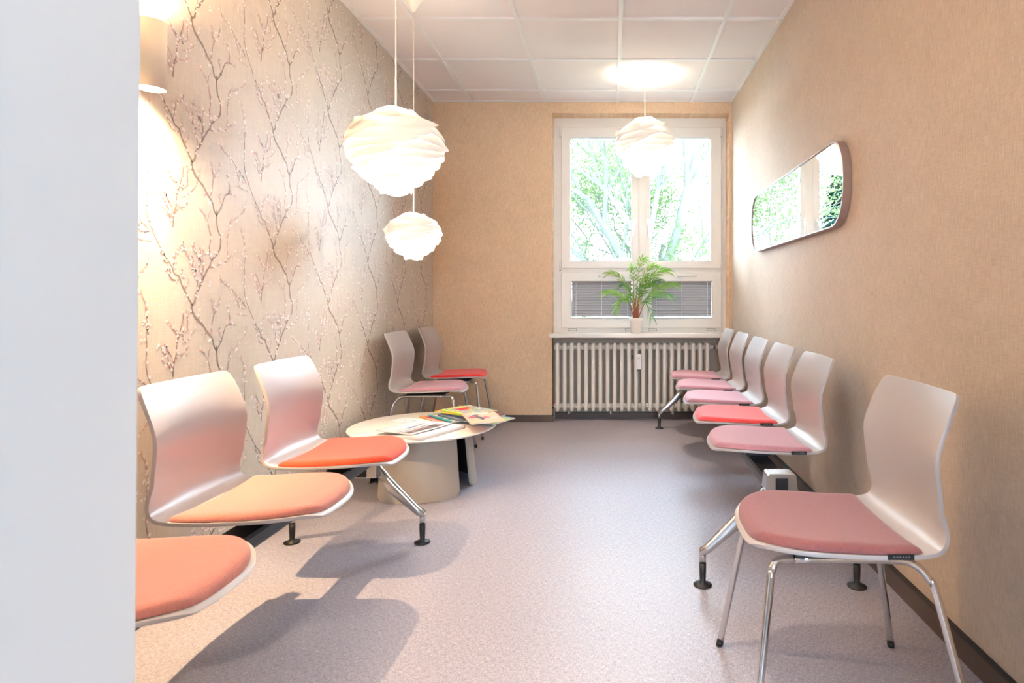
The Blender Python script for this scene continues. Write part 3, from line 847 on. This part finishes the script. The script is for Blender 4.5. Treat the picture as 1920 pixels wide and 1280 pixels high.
# newspapers
def newspaper(A_, B_, wid, z, th, label, prints, lift=0):
    A_, B_ = Vector(A_), Vector(B_); d = B_-A_; ln = d.length; d.normalize(); p = Vector((-d.y, d.x))
    t = thing('newspaper', label, 'newspaper', (A_.x, A_.y, z), math.atan2(d.y, d.x), None)
    b = MB(); rows = []
    for i in range(15):
        u = i/14; row = []
        for j in range(9):
            w_ = j/8
            zz = th*(1-.75*w_**1.5)+.0015*math.sin(7*u+3*w_)
            zz += lift*math.exp(-((u-.0)/.1)**2)*math.exp(-((w_-.1)/.25)**2)
            row.append((u*ln, w_*wid, max(.0012, zz)))
        rows.append(row)
    b.grid(rows)
    n = len(rows); lo = [[(x, y, 0) for x, y, zz in r] for r in rows]
    b.grid(lo)
    b.grid([rows[0], lo[0]]); b.grid([rows[-1], lo[-1]]); b.grid([[r[0] for r in rows], [r[0] for r in lo]]); b.grid([[r[-1] for r in rows], [r[-1] for r in lo]])
    b.build('sheets', M['newsprint'], t)
    b = MB(); mats = []
    for (u0, u1, w0, w1, mm) in prints:
        if mm not in mats: mats.append(mm)
        g_ = []
        for i in range(9):
            u = u0+(u1-u0)*i/8; row = []
            for j in range(4):
                w_ = w0+(w1-w0)*j/3
                zz = th*(1-.75*w_**1.5)+.0015*math.sin(7*u+3*w_)+lift*math.exp(-((u-.0)/.1)**2)*math.exp(-((w_-.1)/.25)**2)
                row.append((u*ln, w_*wid, max(.0012, zz)+.0007))
            g_.append(row)
        b.grid(g_, mats.index(mm))
    if mats: b.build('print', mats, t, fix=False)
    return t
photo_m = cover_mat('news_photo', (.07,.065,.08), [(.42,.28,.22), (.14,.19,.28), (.50,.48,.48)], 26, 4, .50)
rn = random.Random(3)
np1 = []
np1.append((.03,.86,.07,.30,photo_m))
x = .02
while x < .72:
    w_ = rn.uniform(.02,.07); np1.append((x, x+w_, .36, .41, M['greyink'])); x += w_+.012
for k in range(5):
    np1.append((.06, .80, .46+.028*k, .468+.028*k, M['greyink'])) if k > 1 else None
np1.append((.38,.52,.49,.56,M['blue'])); np1.append((.05,.8,.70,.78,cover_mat('masthead', (.66,.66,.72), [(.5,.5,.58)], 60, 2, .5)))
newspaper((-.950,3.040), (-.803,3.345), .22, z0, .020, 'thick folded newspaper lying underneath the newspaper with the photo strip', [])
newspaper((-1.010,3.075), (-.878,3.355), .25, z0+.0215, .0035, 'newspaper showing a wide photo strip and headline, topmost on the folded stack', np1)
t = thing('leaflet', 'thin white leaflet with a violet stripe beside the wallpaper-side table edge', 'leaflet', (-1.175, 3.545, z0), math.radians(-22))
b = MB(); b.box(-.095, .095, -.06, .06, 0, .0015); b.build('sheet', M['paper'], t)
vio = mat('violet_ink', (.32,.30,.62), .5)
b = MB(); b.box(.03,.092,-.058,-.045,.0015,.002,0); b.box(-.07,-.02,-.01,.0,.0015,.002,1); b.box(-.09,.03,-.055,-.052,.0015,.002,1); b.box(-.06,.05,.02,.026,.0015,.002,1); b.box(-.0,.05,-.03,-.02,.0015,.002,1)
b.build('print', [vio, mat('rose_ink', (.62,.36,.42), .5)], t)

# ------------------------------------------------------------------ mirror
mt = thing('wall_mirror', 'long pill-shaped mirror with a thin rose-beige frame on the plain beige wall', 'mirror', (XR, 3.455, 1.562))
def pill(hl, hh, a, n=14):
    pts = []
    for q in range(4):
        for i in range(n+1):
            t = PI/2*(i/n)+q*PI/2
            c, s = math.cos(t), math.sin(t)
            ex = .85
            x = math.copysign(abs(c)**ex, c)*a + (hl-a)*(1 if q in (0, 3) else -1)
            y = math.copysign(abs(s)**ex, s)*hh
            pts.append((x, y))
    out = []
    for p in pts:
        if not out or (abs(p[0]-out[-1][0])+abs(p[1]-out[-1][1])) > 1e-5: out.append(p)
    if abs(out[0][0]-out[-1][0])+abs(out[0][1]-out[-1][1]) < 1e-5: out.pop()
    return out
HL, HH, AA = .855, .193, .16
po, pi_ = pill(HL, HH, AA), pill(HL-.007, HH-.007, AA-.004)
n = len(po); b = MB(); D = .038
v = [(-.002, y, z) for y, z in po]+[(-D, y, z) for y, z in po]+[(-D, y, z) for y, z in pi_]+[(-D+.006, y, z) for y, z in pi_]
f = [(k*n+i, k*n+(i+1) % n, (k+1)*n+(i+1) % n, (k+1)*n+i) for k in range(3) for i in range(n)]
b.add(v, f); b.build('frame', M['mframe'], mt)
b = MB(); b.add([(-D+.006, y, z) for y, z in pi_], [tuple(range(n))]); b.build('mirror_glass', M['mirror'], mt)

# ------------------------------------------------------------------ sconce
sx, sy = XL+.062, 1.925; sz0, sz1 = 1.712, 1.925
st = thing('wall_sconce', 'beige cylinder wall lamp lit up and down on the blossom wallpaper', 'lamp', (sx, sy, sz0))
h = sz1-sz0; r = .041
b = MB(); b.lathe([(r-.004, .012), (r-.004, .0), (r, .0), (r, h), (r-.004, h), (r-.004, h-.012)], n=40); b.build('shade', M['sconce'], st)
b = MB(); b.box(-.062, -r+.006, -.022, .022, .03, h-.03); b.build('wall_bracket', M['dark'], st)
for zz in (.008, h-.008):
    b = MB(); b.lathe([(0, zz), (r-.0042, zz)], n=32); b.build('lens', M['lens'], st)

def spot(name, loc, d, energy, col, size, blend, rad=.02):
    l = bpy.data.lights.new(name, 'SPOT'); l.energy = energy; l.color = col; l.spot_size = size; l.spot_blend = blend; l.shadow_soft_size = rad
    o = bpy.data.objects.new(name, l); COL.objects.link(o); o.location = loc
    o.rotation_euler = Vector(d).to_track_quat('-Z', 'Y').to_euler(); return o
LW = (1.0, .68, .37)
for z_, d_ in ((sz0-.004, -1), (sz1+.004, 1)):
    spot('sconce_light', (sx, sy, z_), (0, 0, d_), 46, LW, math.radians(60), 1.0, .012)
    spot('sconce_light', (sx, sy, z_), (0, 0, d_), 26, LW, math.radians(150), 1.0, .012)

# ------------------------------------------------------------------ pendants
def pendant(x, y, zc, D, H, label, rot, power, seed):
    t = thing('pendant_lamp', label, 'lamp', (x, y, zc), rot, 'white layered leaf pendant lamps')
    R = D/2
    ks = [(0,.46),(.06,.68),(.16,.90),(.28,1.0),(.42,1.0),(.56,.94),(.70,.80),(.84,.60),(1.0,.30)]
    def prof(q):
        q = max(0, min(1, q))
        for (a, ra), (c, rc) in zip(ks, ks[1:]):
            if q <= c: f = (q-a)/(c-a); return ra+(rc-ra)*f
        return ks[-1][1]
    rnd = random.Random(seed); b = MB()
    nrow = 8
    for i in range(nrow):
        qc = .06+.88*i/(nrow-1); n = 5 if 1 < i < nrow-2 else 4
        for k in range(n):
            ph0 = 2*PI*k/n+i*.80+rnd.uniform(-.12, .12); span = math.radians(82 if n == 4 else 68)
            rows = []; nu = 24; nv = 8
            tilt = rnd.uniform(-.02, .05)
            for a in range(nu+1):
                u = -1+2*a/nu
                hh = .128*max(0, 1-abs(u)**2.2)**.8+.004
                row = []
                for c in range(nv+1):
                    v_ = -1+2*c/nv
                    q = qc+v_*hh+tilt*u+.018*math.sin(2.2*u+i)
                    rr = (.30*prof(q)+.70*prof(qc+.4*(q-qc)))*.90
                    rr *= 1+.13*v_*(1-u*u)+.06*(1-v_*v_)*(1-u*u)-.05*max(0, -u)**2   # bellied leaf, lower edge standing off
                    rr += .17*max(0, u)**3        # trailing tip stands out
                    z = H/2-q*H
                    ph = ph0+u*span
                    row.append((R*rr*math.cos(ph), R*rr*math.sin(ph), z))
                rows.append(row)
            b.grid(rows)
    b.build('lamp_shade', M['shade'], t, fix=False)
    top = ZC-zc
    b = MB(); b.cyl((0, 0, H*.15), (0, 0, top-.05), .0032, n=8); b.build('cord', M['cord'], t)
    b = MB(); b.lathe([(0, top-.078), (.008, top-.078), (.012, top-.07), (.052, top-.006), (.055, top), (0, top)], n=28); b.build('canopy', M['canopy'], t)
    b = MB(); b.cyl((0, 0, H*.08), (0, 0, H*.26), .02, n=16); b.build('socket', M['canopy'], t)
    b = MB(); rb = .03
    b.lathe([(rb*math.sin(PI*j/12)+1e-4, -rb*math.cos(PI*j/12)) for j in range(13)], (0, 0, H*.02), n=20); b.build('bulb', M['bulb'], t)
    l = bpy.data.lights.new('pendant_light', 'POINT'); l.energy = power; l.color = (1.0, .81, .62); l.shadow_soft_size = .06
    o = bpy.data.objects.new('pendant_light', l); COL.objects.link(o); o.location = (x, y, zc+H*.02)
    return t
pendant(-.992, 2.80, 1.722, .445, .325, 'largest white pendant lamp, hanging before the blossom wallpaper above the smallest lamp', .6, 17, 1)
pendant(-1.105, 3.40, 1.395, .305, .222, 'smallest white pendant lamp, hanging low over the round table', 2.0, 5, 2)
pendant(.252, 4.56, 2.18, .44, .36, 'white pendant lamp hanging in front of the window', 1.1, 30, 3)
pendant(-.05, 1.30, 2.33, .44, .34, 'added unseen pendant lamp giving warm fill light from the doorway end of the room', .3, 64, 4)  # added out of view to warm the walls, copies the visible pendants

# ------------------------------------------------------------------ outdoors
def tree(name, label, loc, seed, height, r0, spread, leafm, barkm, leaf_n, leaf_s, depth=5, trunk_h=.35):
    rnd = random.Random(seed); t = thing(name, label, 'tree', loc)
    b = MB(); lf = MB()
    def leaves(p, n, rad):
        for _ in range(n):
            c = p+Vector((rnd.gauss(0, rad), rnd.gauss(0, rad), rnd.gauss(0, rad*.8)))
            a = Vector((rnd.uniform(-1, 1), rnd.uniform(-1, 1), rnd.uniform(-1, 1))).normalized()*leaf_s*rnd.uniform(.6, 1.3)
            n_ = a.orthogonal().normalized()*leaf_s*.45
            lf.add([c-a, c+n_, c+a, c-n_], [(0, 1, 2, 3)])
    def grow(p, d, ln, r, lev):
        pts = [p]; q = p; dd = d.copy(); k = 4
        for i in range(k):
            dd = (dd+Vector((rnd.uniform(-.18, .18), rnd.uniform(-.18, .18), rnd.uniform(-.05, .16)))).normalized()
            q = q+dd*ln/k; pts.append(q)
        b.tube(pts, [r*(1-.5*i/k) for i in range(k+1)], n=6 if lev > 1 else 10, caps=False)
        if lev >= depth-2:
            for pp in pts[1:]: leaves(pp, leaf_n, ln*.22)
        if lev < depth:
            nb = 3 if lev else 5
            for i in range(nb):
                j = rnd.randint(2, k)
                ax = dd.orthogonal().normalized(); ax.rotate(Matrix.Rotation(2*PI*(i+rnd.random()*.6)/nb, 3, dd))
                nd = (dd+ax*spread*rnd.uniform(.6, 1.2)).normalized()
                grow(pts[j], nd, ln*rnd.uniform(.62, .82), r*.52*rnd.uniform(.8, 1.1), lev+1)
    grow(Vector((0, 0, 0)), Vector((0, 0, 1)), height*trunk_h, r0, 0)
    b.build('trunk', barkm, t, fix=False); lf.build('leaves', leafm, t, fix=False)
    return t
bark = mat('bark', (.045,.05,.04), .9)
spring = translucent('spring_leaf', (.065,.095,.04), (.08,.12,.04), .4)
dark_leaf = translucent('evergreen_needles', (.018,.045,.04), (.02,.05,.035), .2)
tree('deciduous_tree', 'tree with several steep trunks and pale spring leaves, outside behind the window lamp', (1.55, 15.0, -3.2), 4, 11, .27, .62, spring, bark, 10, .048, 5, .40)
tree('deciduous_tree', 'denser leafy tree with slanting boughs outside the window, farther off than the steep one', (-1.6, 17.0, -3.2), 9, 10, .11, .85, spring, bark, 11, .048, 5, .36)
def conifer(loc, h, label, seed):
    rnd = random.Random(seed); t = thing('conifer', label, 'tree', loc)
    b = MB(); b.tube([(0, 0, 0), (0, 0, h)], [.16, .02], n=8); b.build('trunk', bark, t)
    lf = MB()
    for i in range(70):
        z = .3+(h-.4)*i/70; R = (h-z)*.30+.15
        for k in range(11):
            a = rnd.uniform(0, 2*PI); tip = Vector((math.cos(a)*R, math.sin(a)*R, z-.25*R+rnd.uniform(-.1, .1)))
            st_ = Vector((0, 0, z+.1)); d = (tip-st_)
            s = Vector((-math.sin(a), math.cos(a), 0))
            for j in range(6):
                u0 = .25+.75*j/6; p = st_+d*u0; w = .10*(1.25-u0)
                lf.add([p-s*w*1.5+Vector((0, 0, -.05)), p+d.normalized()*.16, p+s*w*1.5+Vector((0, 0, -.05)), p-d.normalized()*.05+Vector((0, 0, .03))], [(0, 1, 2, 3)])
    lf.build('needles', dark_leaf, t, fix=False); return t
conifer((-3.4, 14.2, -3.2), 7.6, 'dark blue-green conifer seen only in the mirror, beyond the window', 1)
conifer((-5.0, 17.0, -3.2), 8.0, 'farther blue-green conifer reflected at the rounded end of the mirror', 2)
b = MB(); b.box(-40, 40, YW+.6, 60, -3.3, -3.2); struct(b.build('ground', mat('lawn', (.10,.12,.08), .9)))

# ------------------------------------------------------------------ light
w = bpy.data.worlds.new('overcast_sky'); scene.world = w; w.use_nodes = True
bg = w.node_tree.nodes['Background']; bg.inputs[0].default_value = (.66, .83, 1.0, 1); bg.inputs[1].default_value = 12.5
def portal(loc, rot, sx_, sy_):
    l = bpy.data.lights.new('window_portal', 'AREA'); l.shape = 'RECTANGLE'; l.size = sx_; l.size_y = sy_; l.cycles.is_portal = True
    o = bpy.data.objects.new('window_portal', l); COL.objects.link(o); o.location = loc; o.rotation_euler = rot
portal((.25, YW+.09, 1.75), (-PI/2, 0, 0), 1.45, 1.9)
portal((.2, -2.62, 1.5), (PI/2, 0, 0), 1.1, .87)

# ------------------------------------------------------------------ camera
cam = bpy.data.cameras.new('camera'); co = bpy.data.objects.new('camera', cam); COL.objects.link(co)
co.location = (0, 0, CAM_Z); co.rotation_euler = (PI/2, 0, 0)
cam.sensor_width = 36; cam.lens = 1140/1920*36; cam.shift_x = -186/1920; cam.shift_y = -81/1920
cam.clip_start = .02; cam.dof.use_dof = True; cam.dof.focus_distance = 3.0; cam.dof.aperture_fstop = 5.6
scene.camera = co
vs = scene.view_settings; vs.view_transform = 'Standard'; vs.look = 'None'; vs.exposure = 1.95; vs.gamma = 1; vs.use_curve_mapping = False
scene.cycles.max_bounces = 10; scene.cycles.diffuse_bounces = 6; scene.cycles.transparent_max_bounces = 16
scene.cycles.sample_clamp_indirect = 8
